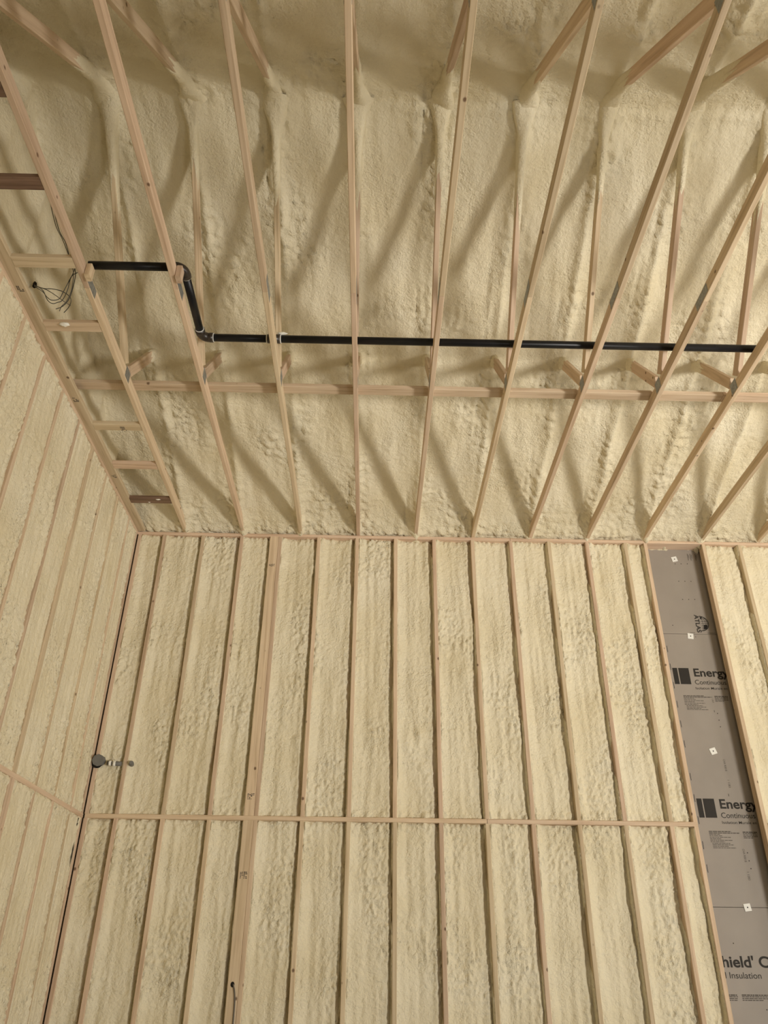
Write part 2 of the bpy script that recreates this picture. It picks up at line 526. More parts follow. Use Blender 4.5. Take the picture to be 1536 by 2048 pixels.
def foam_bay(parent, wall, a0, a1, z0, z1, seed, flush=0.0, smoothness=1.0, gap_k=1.0, base_k=1.0):
    W, H = a1 - a0, z1 - z0
    u = edge_coords(W, 0.0118)
    v = np.unique(np.round(np.concatenate([np.arange(0, H, 0.0135), [H]]), 4))
    U, Vv = np.meshgrid(u, v, indexing='ij')
    el, er = U, W - U
    et, eb = H - Vv, Vv
    rs = np.random.RandomState(seed)
    o1 = rs.rand() * 40
    base = 0.036 + 0.013 * noise(Vv * 0.9, Vv * 0 + o1, seed) + 0.004 * rs.randn()
    h = base_k * base * sst(-0.02, 0.09, el) + 0.004
    h = h + (0.011 * noise(U * 6 + o1, Vv * 1.3, seed + 1)) * min(1, base_k + 0.3)
    # vertical spray streaks
    h = h + 0.0095 * noise(U * 17 + o1, Vv * 1.7, seed + 2) + 0.0036 * noise(U * 38, Vv * 4, seed + 3)
    # ragged gap along the right-hand stud
    gp = 0.031 + 0.022 * noise(Vv * 1.6, Vv * 0 + o1, seed + 4) + 0.010 * noise(Vv * 8, Vv * 0 + o1, seed + 5) + 0.008 * noise(Vv * 24, Vv * 0, seed + 6)
    gp = np.clip(gp * gap_k, 0.001, 0.05)
    groove = 1 - sst(0.6 * gp, 1.15 * gp + 0.004, er)
    h = h + groove * 0.040 * base_k
    sliver = (1 - sst(0.004, 0.013, er)) * sst(-0.15, 0.15, noise(Vv * 1.9, Vv * 0 + o1, seed + 7))
    h = h * (1 - sliver) + sliver * 0.012
    # rough, popcorn-like patches: next to the gap, at the ends and in bands
    band = sst(-0.05, 0.42, noise(U * 2.2 + o1, Vv * 1.25, seed + 8))
    patch = np.clip(band + 0.75 * np.exp(-((er - 0.055) / 0.045) ** 2) * (0.55 + noise(Vv * 1.2, Vv * 0 + o1, seed + 9)), 0, 1.2) * smoothness
    wu = U + 0.012 * noise(U * 9, Vv * 9, seed + 20)
    wv = Vv + 0.012 * noise(U * 9 + 7, Vv * 9, seed + 21)
    h = h - patch * 0.017 * (billow(wu * 24 + o1, wv * 14, seed + 10) - 0.35)
    h = h - (0.45 + patch) * 0.0105 * (billow(wu * 44 + o1, wv * 33, seed + 11) - 0.35)
    ends = np.exp(-(et / (0.075 + 0.04 * noise(U * 3 + o1, Vv * 0, seed + 14))) ** 2) + np.exp(-(eb / 0.06) ** 2)
    h = h - ends * (0.004 + 0.022 * (billow(U * 21 + o1, Vv * 11, seed + 12) - 0.35) + 0.010 * (billow(U * 45 + o1, Vv * 26, seed + 13) - 0.35))
    h = h + 0.012 * (np.exp(-(et / 0.010) ** 2)) 
    # a few bigger blobs
    for _ in range(rs.poisson(0.5)):
        bu, bv, br = rs.rand() * W, rs.rand() * H, 0.03 + 0.03 * rs.rand()
        h = h - 0.016 * np.exp(-(((U - bu) / br) ** 2 + ((Vv - bv) / (br * 1.5)) ** 2) ** 1.5)
    h = h - flush * sst(0.0, 0.03, el) * sst(-0.004, 0.02, er)
    h = np.clip(h, -0.012 - 0.2 * flush, 0.10)
    edge = np.minimum(np.minimum(el, er), np.minimum(et, eb))
    h = np.where(edge < 0.006, np.maximum(h, 0.004), h)      # the skin always meets the sides of the lumber
    if wall == 'back':
        P = np.stack([a0 + U, h, z0 + Vv], -1)
    else:
        P = np.stack([X_L - h, a0 + U, z0 + Vv], -1)
    me = grid_mesh('foam_infill', P, FOAM)
    want = Vector((0, -1, 0)) if wall == 'back' else Vector((1, 0, 0))
    nsum = sum((Vector(me.polygons[i].normal) for i in range(0, len(me.polygons), 97)), Vector())
    if nsum.dot(want) < 0:
        me.flip_normals()
    return link('foam_infill', me, parent)


# ------------------------------------------------------------------ back wall framing
SD = 0.140                                   # stud depth
up_c = [k * S for k in range(-5, 8)]
JL, JR = 3.060, 3.681                        # studs on both sides of the bay left open
right_c = [4.064, 4.4704, 4.8768, 5.2832, 5.69]
corner = (-2.313, -2.275)
flat = (-2 * S - ST / 2 - 0.089, -2 * S - ST / 2 - 0.0005)
for (z0, z1, lev) in ((ZM1, ZT, 0), (0.04, ZM0, 1)):
    bar('stud', corner[0], corner[1], 0, SD, z0, z1, WOOD, wall_back)
    for c in up_c + right_c:
        j = 0.0
        bar('stud', c - ST / 2 + j, c + ST / 2 + j, 0, SD, z0, z1, WOOD, wall_back)
    fs = bar('flat_stud', flat[0], flat[1], 0, ST, z0, z1, WOOD, wall_back)
    if lev == 0:
        flat_up = fs
    else:
        flat_low = fs
bar('stud', JL - ST / 2, JL + ST / 2, 0, SD, 0.04, ZT, WOOD, wall_back)
bar('stud', JR - ST / 2, JR + ST / 2, 0, 0.089, 0.04, ZT, WOOD, wall_back)
# plates
for a, b in ((-2.32, 1.62), (1.623, 5.71)):
    bar('top_plate', a, b, -0.001, SD, ZT, ZT + 0.033, WOOD, wall_back)
for a, b in ((-2.305, 1.2165), (1.2205, JL + 0.018), (JR + ST / 2, 5.71)):
    bar('middle_plate', a, b, -0.002, SD, ZM0, ZM1, WOOD, wall_back)
bar('bottom_plate', -2.32, 5.71, 0, SD, 0.0, 0.04, WOOD, wall_back)
# foam bays
sd = 100
for (z0, z1) in ((ZM1, ZT), (0.04, ZM0)):
    edges = [(corner[1], up_c[0] - ST / 2)]
    for i in range(len(up_c) - 1):
        a, b = up_c[i] + ST / 2, up_c[i + 1] - ST / 2
        if abs(up_c[i + 1] + 2 * S) < 1e-6:
            b = flat[0]
        edges.append((a, b))
    edges.append((up_c[-1] + ST / 2, JL - ST / 2))
    rr = [JR] + right_c
    for i in range(len(rr) - 1):
        edges.append((rr[i] + ST / 2, rr[i + 1] - ST / 2))
    for a, b in edges:
        sd += 13
        ob = foam_bay(wall_back, 'back', a, b, z0, z1, sd)

# rest of the back wall, out of view to the right
link('foam_infill', boxes_mesh('foam_infill', [(5.71, ROOM_X1, 0.02, 0.19, 0, 5.62)], FOAM), wall_back)

# ------------------------------------------------------------------ grey insulation boards in the open bay
BY = 0.140
BX0, BX1 = JL + ST / 2 - 0.01, JR + 0.06
seams = [(3.0745 + CZ, 5.64), (0.583 + CZ, 3.0705 + CZ), (0.0, 0.579 + CZ)]
boards = []
for z0, z1 in seams:
    boards.append(link('insulation_board', boxes_mesh('insulation_board', [(BX0, BX1, BY, BY + 0.03, z0, z1)], BOARD), wall_back))
FY = BY - 0.0008


def to_mesh_text(body, size, bold=0.0, shear=0.0, space=1.0):
    cu = bpy.data.curves.new('print', 'FONT')
    cu.body = body
    cu.size = size
    cu.offset = bold
    cu.shear = shear
    cu.space_character = space
    ob = bpy.data.objects.new('print', cu)
    COL.objects.link(ob)
    dg = bpy.context.evaluated_depsgraph_get()
    me = bpy.data.meshes.new_from_object(ob.evaluated_get(dg))
    bpy.data.objects.remove(ob)
    bpy.data.curves.remove(cu)
    return me


def text(body, x, z, capheight, width, board, mat=INK, bold=0.0, rot=0.0, name='printed_lettering'):
    """lettering lying on the board: (x, z) = left end of the baseline; fitted to cap height and width."""
    me = to_mesh_text(body, 1.0, bold)
    co = np.zeros(len(me.vertices) * 3)
    me.vertices.foreach_get('co', co)
    co = co.reshape(-1, 3)
    ref = to_mesh_text('I', 1.0, bold)
    rc = np.zeros(len(ref.vertices) * 3); ref.vertices.foreach_get('co', rc); rc = rc.reshape(-1, 3)
    ch = rc[:, 1].max()
    bpy.data.meshes.remove(ref)
    x0, x1 = co[:, 0].min(), co[:, 0].max()
    lx = (co[:, 0] - x0) * (width / (x1 - x0))
    ly = co[:, 1] * (capheight / ch)
    c, s = math.cos(rot), math.sin(rot)
    out = np.stack([x + lx * c - ly * s, np.full_like(lx, FY), z + CZ + lx * s + ly * c], -1)
    me.vertices.foreach_set('co', out.ravel())
    me.materials.clear(); me.materials.append(mat)
    me.update()
    me.name = name
    return link(name, me, board)


def quads(name, Q, mat, board, y=None):
    V, F = [], []
    for q in Q:
        n = len(V)
        V += [(px, FY if y is None else y, pz + CZ) for px, pz in q]
        F.append(tuple(range(n, n + len(q))))
    return link(name, mesh(name, V, F, mat), board)


def rect(x0, x1, z0, z1):
    return [(x0, z0), (x1, z0), (x1, z1), (x0, z1)]


_tr = np.random.RandomState(3)


def text_lines(x, z, widths, h, gap, board, heavy=0):
    """the small print: rows of word-long dashes"""
    Q = []
    for i, w in enumerate(widths):
        px = x
        zz = z - i * gap
        while px < x + w:
            wl = 0.012 + 0.03 * _tr.rand()
            wl = min(wl, x + w - px)
            hh = h * (1.25 if i < heavy else 0.85)
            Q.append(rect(px, px + wl, zz - hh, zz))
            px += wl + 0.004
    return quads('small_print', Q, INK if heavy > 5 else INK_GREY, board)


top_b, mid_b, low_b = boards
for zt in (2.711, 1.470):
    quads('printed_bars', [rect(3.159, 3.207, zt - 0.165, zt), rect(3.218, 3.321, zt - 0.165, zt)], INK, mid_b)
    text('Energy', 3.366, zt - 0.083, 0.080, 0.345, mid_b, bold=0.025)
    text('Continuous', 3.360, zt - 0.165, 0.045, 0.308, mid_b, bold=0.002)
    text('Isolation Murale en', 3.356, zt - 0.215, 0.023, 0.312, mid_b, bold=0.006)
    text_lines(3.219, zt - 0.277, [0.20, 0.272, 0.10, 0.115, 0.19, 0.10, 0.20, 0.13], 0.006, 0.0125, mid_b, heavy=2)
    text_lines(3.232, zt - 0.377, [0.16, 0.19, 0.14, 0.205], 0.006, 0.0125, mid_b)
    text_lines(3.523, zt - 0.279, [0.13, 0.13, 0.13, 0.13, 0.085], 0.007, 0.0125, mid_b, heavy=1)
text('CHA R001B', 3.480, 1.825, 0.018, 0.108, mid_b, INK_GREY, rot=-math.pi / 2)
text('1 1283', 3.482, 1.636, 0.018, 0.066, mid_b, INK_GREY, rot=-math.pi / 2)
text('1', 3.462, 1.493, 0.022, 0.006, mid_b, INK_GREY)
text('CHA R001B', 3.488, 1.047, 0.018, 0.108, mid_b, INK_GREY, rot=-math.pi / 2)
text('1 1283', 3.488, 0.860, 0.018, 0.066, mid_b, INK_GREY, rot=-math.pi / 2)
text('1 1283', 3.492, 2.420, 0.014, 0.055, mid_b, INK_GREY, rot=-math.pi / 2)
text('1', 3.490, 2.27, 0.02, 0.005, mid_b, INK_GREY)
text("hield' CO", 3.125, 0.137, 0.080, 0.50, low_b, bold=0.025)
text('ll Insulation', 3.118, 0.056, 0.044, 0.312, low_b, bold=0.002)
text_lines(3.11, -0.057, [0.09, 0.095, 0.09, 0.09], 0.007, 0.0125, low_b, heavy=1)
text_lines(3.238, -0.056, [0.30, 0.30, 0.30, 0.17], 0.007, 0.0125, low_b, heavy=1)
text_lines(3.30, -0.40, [0.25, 0.25], 0.006, 0.0125, low_b)
# rows of small nail dots and the black dashes along the left edge
def dots(L, board, r=0.005):
    Q = []
    for x, z in L:
        Q.append([(x + r * math.cos(a), z + r * math.sin(a)) for a in np.linspace(0, 2 * math.pi, 9)[:-1]])
    quads('printed_dots', Q, INK, board)


dots([(3.397, 3.872), (3.461, 3.873), (3.528, 3.875), (3.399, 3.666), (3.464, 3.667), (3.528, 3.667),
      (3.401, 3.457), (3.465, 3.458), (3.528, 3.459), (3.246, 3.166)], top_b)
dots([(3.519, 2.259), (3.52, 2.194), (3.52, 2.13), (3.528, 1.015), (3.528, 0.95), (3.53, 0.887)], mid_b)
dots([(3.42, -0.16), (3.25, 0.31)], low_b)
quads('printed_dashes', [rect(3.143, 3.148, z, z + 0.066) for z in (2.876, 2.689, 2.50, 2.31, 2.12, 1.93, 1.63, 1.44, 1.25, 1.04, 0.85)], INK, mid_b)
quads('printed_lines', [rect(3.409, 3.462, 3.086, 3.090), rect(3.585, 3.665, 3.085, 3.089), rect(3.456, 3.460, 3.035, 3.052)], INK_GREY, top_b if False else mid_b)
for i, xx in enumerate((3.545, 3.574, 3.628)):
    text_lines(0, 0, [0], 0.001, 0.01, top_b) if False else quads('small_print', [rect(xx, xx + 0.006, 3.915, 3.995), rect(xx + 0.013, xx + 0.017, 3.94, 3.985)], INK_GREY, top_b)
# globe emblem with ATLAS beneath it, turned a quarter turn clockwise
text('ATLAS', 3.486, 3.287, 0.044, 0.196, top_b, bold=0.026, rot=-math.pi / 2, name='printed_lettering')
gx, gz, gr = 3.537, 3.190, 0.080


def arc_strip(fx, fz, t0, t1, w, n=26):
    Q = []
    ts = np.linspace(t0, t1, n)
    for a, b in zip(ts[:-1], ts[1:]):
        p, q = np.array([fx(a), fz(a)]), np.array([fx(b), fz(b)])
        d = q - p
        nn = np.array([-d[1], d[0]]) / (np.hypot(*d) + 1e-9) * w / 2
        Q.append([tuple(p - nn), tuple(q - nn), tuple(q + nn), tuple(p + nn)])
    return Q


GQ = []
GQ += arc_strip(lambda t: gx + gr * math.cos(t), lambda t: gz + gr * math.sin(t), -1.65, 1.65, 0.007)
for f in (0.30, 0.60, 0.85):
    GQ += arc_strip(lambda t: gx + gr * f * math.cos(t), lambda t: gz + gr * math.sin(t), -1.45, 1.45, 0.0035)
for hgt in (-0.048, -0.024, 0.0, 0.024, 0.048):
    xr = math.sqrt(gr ** 2 - hgt ** 2)
    GQ += arc_strip(lambda t, h=hgt: gx + 0.004 + (xr - 0.004) * t, lambda t, h=hgt: gz + h * (1 + 0.12 * t), 0, 1, 0.0035, 6)
GQ.append([(gx + 0.022, gz - 0.062), (gx + 0.048, gz - 0.060), (gx + 0.066, gz - 0.036), (gx + 0.060, gz - 0.012), (gx + 0.030, gz - 0.016), (gx + 0.026, gz - 0.04)])
GQ.append([(gx + 0.004, gz + 0.050), (gx + 0.02, gz + 0.054), (gx + 0.026, gz + 0.068), (gx + 0.004, gz + 0.074)])
quads('globe_emblem', GQ, INK, top_b, y=FY - 0.0003)
# square white washers holding the boards
for (x, z, b_, a) in ((3.398, 3.926, top_b, 0.22), (3.406, 3.049, mid_b, -0.12), (3.403, 1.899, mid_b, 0.3), (3.429, 0.581, mid_b, 0.12)):
    r = 0.029
    c, s = math.cos(a), math.sin(a)
    V, F = box_vf(-r, r, -0.004, 0, -r, r)
    V = [(x + p[0] * c - p[2] * s, FY + p[1], z + CZ + p[0] * s + p[2] * c) for p in V]
    w = link('fastening_washer', mesh('fastening_washer', V, F, WASHER), b_)
    n = 10
    Vh = [(x + 0.006 * math.cos(2 * math.pi * i / n), FY - 0.0052, z + CZ + 0.006 * math.sin(2 * math.pi * i / n)) for i in range(n)]
    link('screw_head', mesh('screw_head', Vh, [tuple(range(n))], HOLE), b_)

# lumber grade stamps on the flat studs and the hole drilled for the cable
def stamp(stud_o, x, z, w, h, seed):
    r_ = np.random.RandomState(seed)
    V, F = [], []
    for i in range(4):
        for j in range(5):
            if r_.rand() < 0.72:
                a = x - w / 2 + w * i / 4; b = z + CZ - h / 2 + h * j / 5
                n = len(V)
                ww, hh = w / 4 * (0.45 + 0.5 * r_.rand()), h / 5 * (0.4 + 0.5 * r_.rand())
                V += [(a, -0.0006, b), (a + ww, -0.0006, b), (a + ww, -0.0006, b + hh), (a, -0.0006, b + hh)]
                F.append((n, n + 1, n + 2, n + 3))
    link('grade_stamp', mesh('grade_stamp', V, F, INK_GREY), stud_o)


stamp(flat_up, -0.872, 1.409, 0.062, 0.055, 1)
stamp(flat_low, -0.872, 0.768, 0.062, 0.055, 2)
stamp(flat_up, -0.874, 3.704, 0.060, 0.03, 4)
n = 14
Vh = [(-0.881 + 0.016 * math.cos(2 * math.pi * i / n), -0.0008, -0.028 + CZ + 0.020 * math.sin(2 * math.pi * i / n)) for i in range(n)]
link('drilled_hole', mesh('drilled_hole', Vh, [tuple(range(n))], HOLE), flat_low)
pts = catmull([(-0.878, 0.02, -0.020 + CZ), (-0.872, -0.006, -0.034 + CZ), (-0.860, -0.008, -0.07 + CZ), (-0.851, -0.006, -0.14 + CZ),
               (-0.848, -0.006, -0.30 + CZ), (-0.852, -0.006, -0.70 + CZ), (-0.850, -0.006, -1.10 + CZ)], 8)
tag(link('electrical_cable', tube_mesh('electrical_cable', pts, 0.0055, CABLE_G, 8)),
    'grey cable coming out of a drilled hole and running down the wide flat stud', 'cable')

# ------------------------------------------------------------------ left wall framing
lw_y = [-0.335 - S * k for k in range(0, 15)]
for (z0, z1) in ((ZM1, ZT), (0.04, ZM0)):
    bar('stud', X_L - SD, X_L, -0.046, -0.006, z0, z1, WOOD, wall_left)
    for k, y in enumerate(lw_y):
        bar('stud', X_L - SD, X_L, y - ST / 2, y + ST / 2, z0, z1, WOOD, wall_left)
        if k == 3:
            bar('stud', X_L - SD, X_L, y - ST * 1.5 - 0.001, y - ST / 2 - 0.001, z0, z1, WOOD, wall_left)
    prev = -0.046
    for k, y in enumerate(lw_y):
        lo = y + ST / 2
        sd += 13
        foam_bay(wall_left, 'left', lo, prev, z0, z1, sd, flush=0.004, smoothness=0.85, gap_k=0.28, base_k=0.22)
        prev = y - ST / 2 - (ST + 0.001 if k == 3 else 0)
bar('middle_plate', X_L - SD, X_L + 0.001, -5.9, -0.002, ZM0, ZM1, WOOD, wall_left)
bar('top_plate', X_L - SD, X_L + 0.001, -5.9, -0.002, ZT, ZT + 0.034, WOOD, wall_left)
bar('bottom_plate', X_L - SD, X_L, -5.9, -0.002, 0, 0.04, WOOD, wall_left)
link('foam_infill', boxes_mesh('foam_infill', [(-2.50, X_L, ROOM_Y0, -5.9, 0, ZT + 0.034)], FOAM), wall_left)
# foamed gable above the left wall, up to the roof
yy = np.arange(0.15, ROOM_Y0, -0.025)
tt = np.linspace(0, 1, 70)
Yg, Tg = np.meshgrid(yy, tt, indexing='ij')
Zg = ZT + 0.03 + (roof(Yg) + 0.05 - (ZT + 0.03)) * Tg
ph2 = (Yg + 0.335) / 0.6096
dg2 = (ph2 - np.round(ph2)) * 0.6096
hg = 0.030 * np.exp(-(dg2 / 0.06) ** 2) + 0.022 * noise(Yg * 3.2, Zg * 0.9, 61) + 0.008 * noise(Yg * 9, Zg * 2, 62)
hg = hg + 0.006 * (billow(Yg * 16, Zg * 14, 63) - 0.4) * sst(0.0, 0.4, noise(Yg * 1.7, Zg * 1.7, 64) + 0.25 * sst(-1.6, -0.4, Yg))
Pg = np.stack([-2.385 + hg, Yg, Zg], -1)
gme = grid_mesh('foam_infill', Pg, FOAM)
if gme.polygons[100].normal.x < 0:
    gme.flip_normals()
link('foam_infill', gme, wall_left)

# black gaps torn in the foam of the corner bay below the middle plate
def gap(pts, w, x, parent):
    V, F = [], []
    m = len(pts)
    for i, (y, z) in enumerate(pts):
        ww = w * math.sin(math.pi * (i + 0.25) / (m - 0.5)) * (0.7 + 0.6 * ((i * 37) % 10) / 10)
        V += [(x, y - ww, z + CZ), (x, y + ww, z + CZ)]
    for i in range(m - 1):
        F.append((2 * i, 2 * i + 1, 2 * i + 3, 2 * i + 2))
    link('torn_gap', mesh('torn_gap', V, F, HOLE), parent)


gap([(-0.105, 1.19), (-0.10, 1.17), (-0.11, 1.15), (-0.115, 1.12)], 0.016, X_L + 0.004, wall_left)
gap([(-0.095, 0.80 + 0.02 * i) for i in range(11)], 0.010, X_L + 0.004, wall_left)

# nailer along the top of the left wall
nail = bar('nailer_board', X_L - 0.012, X_L + 0.076, -5.9, -0.004, ZT + 0.0345, ZT + 0.0345 + ST, WOOD, wall_left)
for (yy_, s_) in ((-3.404, 11), (-2.197, 12), (-1.056, 13)):
    r_ = np.random.RandomState(s_)
    V, F = [], []
    for i in range(4):
        for j in range(4):
            if r_.rand() < 0.7:
                a = -2.305 + 0.045 * i / 4; b = yy_ - 0.03 + 0.055 * j / 4
                q = len(V)
                V += [(a, b, ZT + 0.0338), (a + 0.008, b, ZT + 0.0338), (a + 0.008, b + 0.011, ZT + 0.0338), (a, b + 0.011, ZT + 0.0338)]
                F.append((q, q + 1, q + 2, q + 3))
    link('grade_stamp', mesh('grade_stamp', V, F, INK_GREY), nail)

# ------------------------------------------------------------------ roof trusses
P1 = (-2.47, 4.150 + CZ)
P2 = (-5.37, 4.150 + CZ)
ORD = ['', 'first', 'second', 'third', 'fourth', 'fifth', 'sixth', 'seventh', 'eighth', 'ninth', 'tenth', 'eleventh', 'twelfth', 'thirteenth']
EXTRA = {1: 'joined to the left wall by short blocks', 2: 'with the black pipe elbows beside it',
         3: 'with a pipe coupling behind its chord', 4: 'its chord almost upright in the view',
         5: 'leaning slightly right', 6: 'above the middle of the back wall', 7: 'with a steel splice plate showing on its side',
         8: 'with a long steel splice plate on its side', 9: 'where the black pipe ends',
         10: 'its foot right of the open grey bay', 11: 'seen at the right edge', 12: 'just right of the view', 13: 'right of the view'}


def sleeve(parent, x, a, b, l0, flare, seed, wdt=0.089):
    """foam crust sprayed around the top end of a web: from a (on the roof) along a->b for length l0."""
    A, B = Vector((x, a[0], a[1])), Vector((x, b[0], b[1]))
    ax = (B - A).normalized()
    wd = Vector((1, 0, 0))
    td = ax.cross(wd).normalized()
    n, m = 22, 20
    rs = np.random.RandomState(seed)
    th = np.linspace(0, 2 * np.pi, m, endpoint=False)
    V, F = [], []
    for i in range(n + 1):
        t = i / n
        for k in range(m):
            end = l0 * (0.86 + 0.30 * float(noise(math.cos(th[k]) * 1.6, math.sin(th[k]) * 1.6, seed)))
            s_ = t * end - 0.05
            off = 0.002 + 0.020 * (1 - t) ** 0.8 + flare * max(0, 1 - t * 2.6) ** 1.6
            off *= 0.9 + 0.35 * float(noise(t * 3.5 + seed, 1.1 * math.cos(th[k]) + 0.4 * math.sin(th[k]), seed + 3))
            off = max(off, 0.0012)
            hx, hy = ST / 2 + off, wdt / 2 + off
            c_, q_ = math.cos(th[k]), math.sin(th[k])
            p_ = 5.0 - 2.2 * (1 - t)
            rr = (abs(c_ / hx) ** p_ + abs(q_ / hy) ** p_) ** (-1 / p_)
            if t == 1:
                rr *= 0.93
            V.append(A + ax * s_ + wd * (rr * c_) + td * (rr * q_))
    for i in range(n):
        for k in range(m):
            k2 = (k + 1) % m
            F.append((i * m + k, (i + 1) * m + k, (i + 1) * m + k2, i * m + k2))
    me = mesh('foam_crust', V, F, FOAM, smooth=True)
    c0 = sum((Vector(v.co) for v in me.vertices[:m]), Vector()) / m
    mid = me.polygons[m * 5]
    if (Vector(mid.center) - (A + ax * (Vector(mid.center) - A).dot(ax))).dot(mid.normal) < 0:
        me.flip_normals()
    return link('foam_crust', me, parent)


def plate(parent, x, side, y0, y1, z0, z1):
    xx = x + side * (ST / 2)
    a, b = (xx, xx + 0.0016) if side > 0 else (xx - 0.0016, xx)
    return link('connector_plate', boxes_mesh('connector_plate', [(a, b, y0, y1, z0 + CZ, z1 + CZ)], STEEL), parent)


CH0, CH1 = ZCH, ZCH + 0.089
rz = float(roof(RIDGE_Y))
for k in range(1, 14):
    x = TX(k)
    t = empty('roof_truss', (x, 0, CH0))
    tag(t, '%s roof truss from the left wall, %s' % (ORD[k], EXTRA[k]), 'truss', 'flat bottomed wooden roof trusses')
    zc = (CH0 + CH1) / 2
    jy = -3.42 - 0.004 * ((k * 7) % 5)
    stick('bottom_chord', (x, 0.13, zc), (x, jy + 0.001, zc), 0.089, ST, (0, 0, 1), WOOD, t)
    stick('bottom_chord', (x, jy - 0.001, zc), (x, ROOM_Y0 + 0.01, zc), 0.089, ST, (0, 0, 1), WOOD, t)
    # webs (W shape) and the top chords buried in the foam
    apx_b = (RIDGE_Y + 0.075, rz + 0.02)
    apx_f = (RIDGE_Y - 0.075, rz + 0.02)
    stick('web', (x, P1[0] - 0.05, P1[1] + 0.045), (x, *apx_b), 0.089, ST, (0, 1, 0.9), WOOD, t)
    stick('web', (x, P2[0] + 0.05, P2[1] + 0.045), (x, *apx_f), 0.089, ST, (0, 1, -0.9), WOOD, t)
    q1 = (-1.935, float(roof(-1.935)) + 0.0)
    q2 = (2 * RIDGE_Y + 1.935, float(roof(-1.935)) + 0.0)
    stick('web', (x, P1[0] + 0.055, P1[1] + 0.05), (x, *q1), 0.089, ST, (0, 1, -0.9), WOOD, t)
    stick('web', (x, P2[0] - 0.055, P2[1] + 0.05), (x, *q2), 0.089, ST, (0, 1, 0.9), WOOD, t)
    for sgn in (1, -1):
        ya, yb = (0.15, RIDGE_Y) if sgn > 0 else (2 * RIDGE_Y - 0.15, RIDGE_Y)
        za, zb = 4.125 + CZ - 0.054 + 0.10, 4.125 + CZ + 0.36 * 3.92 + 0.10
        stick('top_chord', (x, ya, za), (x, yb, zb), 0.089, ST, (0, 0.3, 1), WOOD, t)
    for s_ in (1, -1):
        plate(t, x, s_, -2.517, -2.414, 4.079, 4.177)
        plate(t, x, s_, -3.522, -3.322, 4.079, 4.150)
        plate(t, x, s_, -5.45, -5.30, 4.079, 4.180)
    sleeve(t, x, apx_b, (P1[0] - 0.05, P1[1] + 0.045), 0.78 + 0.12 * math.sin(k * 2.3), 0.075, 300 + k)
    sleeve(t, x, apx_f, (P2[0] + 0.05, P2[1] + 0.045), 0.70 + 0.12 * math.sin(k * 1.7), 0.075, 330 + k)
    sleeve(t, x, q1, (P1[0] + 0.055, P1[1] + 0.05), 0.26 + 0.05 * math.sin(k * 3.1), 0.03, 360 + k)
    if k in (1, 2):
        x0 = x + ST / 2 + 0.002
        bar('cleat', x0, x0 + ST, -3.565, -3.50, 4.06 + CZ, 4.164 + CZ, WOOD, t)

# lateral brace lying on the bottom chords
br = empty('lateral_brace', (1.5, -2.27, CH1))
tag(br, 'long flat board running across the tops of all the truss chords', 'board')
bar('brace_board', X_L + 0.02, 3.02, -2.315, -2.226, CH1 + 0.0005, CH1 + ST, WOOD, br)
bar('brace_board', 3.023, 6.4, -2.315, -2.226, CH1 + 0.0005, CH1 + ST, WOOD, br)

# blocks between the left wall nailer and the first truss
bl = [(-0.623, 'dark brown block nearest the back wall, between the left wall board and first truss', WOOD_OLD),
      (-1.234, 'plain pale block next to the dark one, in the ladder along the left wall', WOOD),
      (-1.832, 'stamped pale block in the ladder along the left wall, next below the long brace', WOOD),
      (-3.040, 'block with a white foam blob in the ladder along the left wall', WOOD),
      (-3.642, 'pale block level with the black pipe, in the ladder along the left wall', WOOD),
      (-4.249, 'dark brown block at the left edge, above the hanging wires', WOOD_OLD),
      (-4.830, 'dark block nearest the top left corner, in the ladder along the left wall', WOOD_OLD)]
blocks = []
for y, lab, m_ in bl:
    ob = bar('ladder_block', X_L + 0.077, TX(1) - ST / 2 - 0.001, y - 0.0445, y + 0.0445, ZCH + 0.001, ZCH + 0.001 + ST, m_)
    tag(ob, lab, 'block', 'ladder blocks along the left wall')
    blocks.append(ob)
r_ = np.random.RandomState(21)
V, F = [], []
for i in range(5):
    for j in range(4):
        if r_.rand() < 0.7:
            a = -2.02 + 0.05 * i / 5; b = -1.845 + 0.06 * j / 4; q = len(V); zz = ZCH + 0.0004
            V += [(a, b, zz), (a + 0.007, b, zz), (a + 0.007, b + 0.011, zz), (a, b + 0.011, zz)]
            F.append((q, q + 1, q + 2, q + 3))
link('grade_stamp', mesh('grade_stamp', V, F, INK_GREY), blocks[2])


def blob_mesh(name, c, r, seed, mat, n=14, m=20, amp=0.35):
    V, F = [], []
    for i in range(n + 1):
        a = math.pi * i / n
        for k in range(m):
            b = 2 * math.pi * k / m
            d = Vector((math.sin(a) * math.cos(b), math.sin(a) * math.sin(b), math.cos(a)))
            s_ = 1 + amp * float(noise(d.x * 2 + d.z, d.y * 2 - d.z, seed)) + amp * 0.5 * float(abs(noise(d.x * 5 + d.z * 3, d.y * 5, seed + 1)))
            V.append((c[0] + d.x * r[0] * s_, c[1] + d.y * r[1] * s_, c[2] + d.z * r[2] * s_))
    for i in range(n):
        for k in range(m):
            k2 = (k + 1) % m
            F.append((i * m + k, (i + 1) * m + k, (i + 1) * m + k2, i * m + k2))
    return mesh(name, V, F, mat, smooth=True)


FOAM_W = plain('fresh_white_foam', (0.86, 0.83, 0.74), rough=0.6, var=0.04, scale=30)
link('foam_blob', blob_mesh('foam_blob', (-2.09, -3.075, ZCH - 0.004), (0.035, 0.018, 0.014), 5, FOAM_W), blocks[3])
link('foam_blob', blob_mesh('foam_blob', (-2.06, -0.60, ZCH + 0.012), (0.018, 0.012, 0.012), 6, FOAM_W), blocks[0])
link('foam_blob', blob_mesh('foam_blob', (-1.96, -0.655, ZCH + 0.004), (0.028, 0.010, 0.008), 8, FOAM_W), blocks[0])

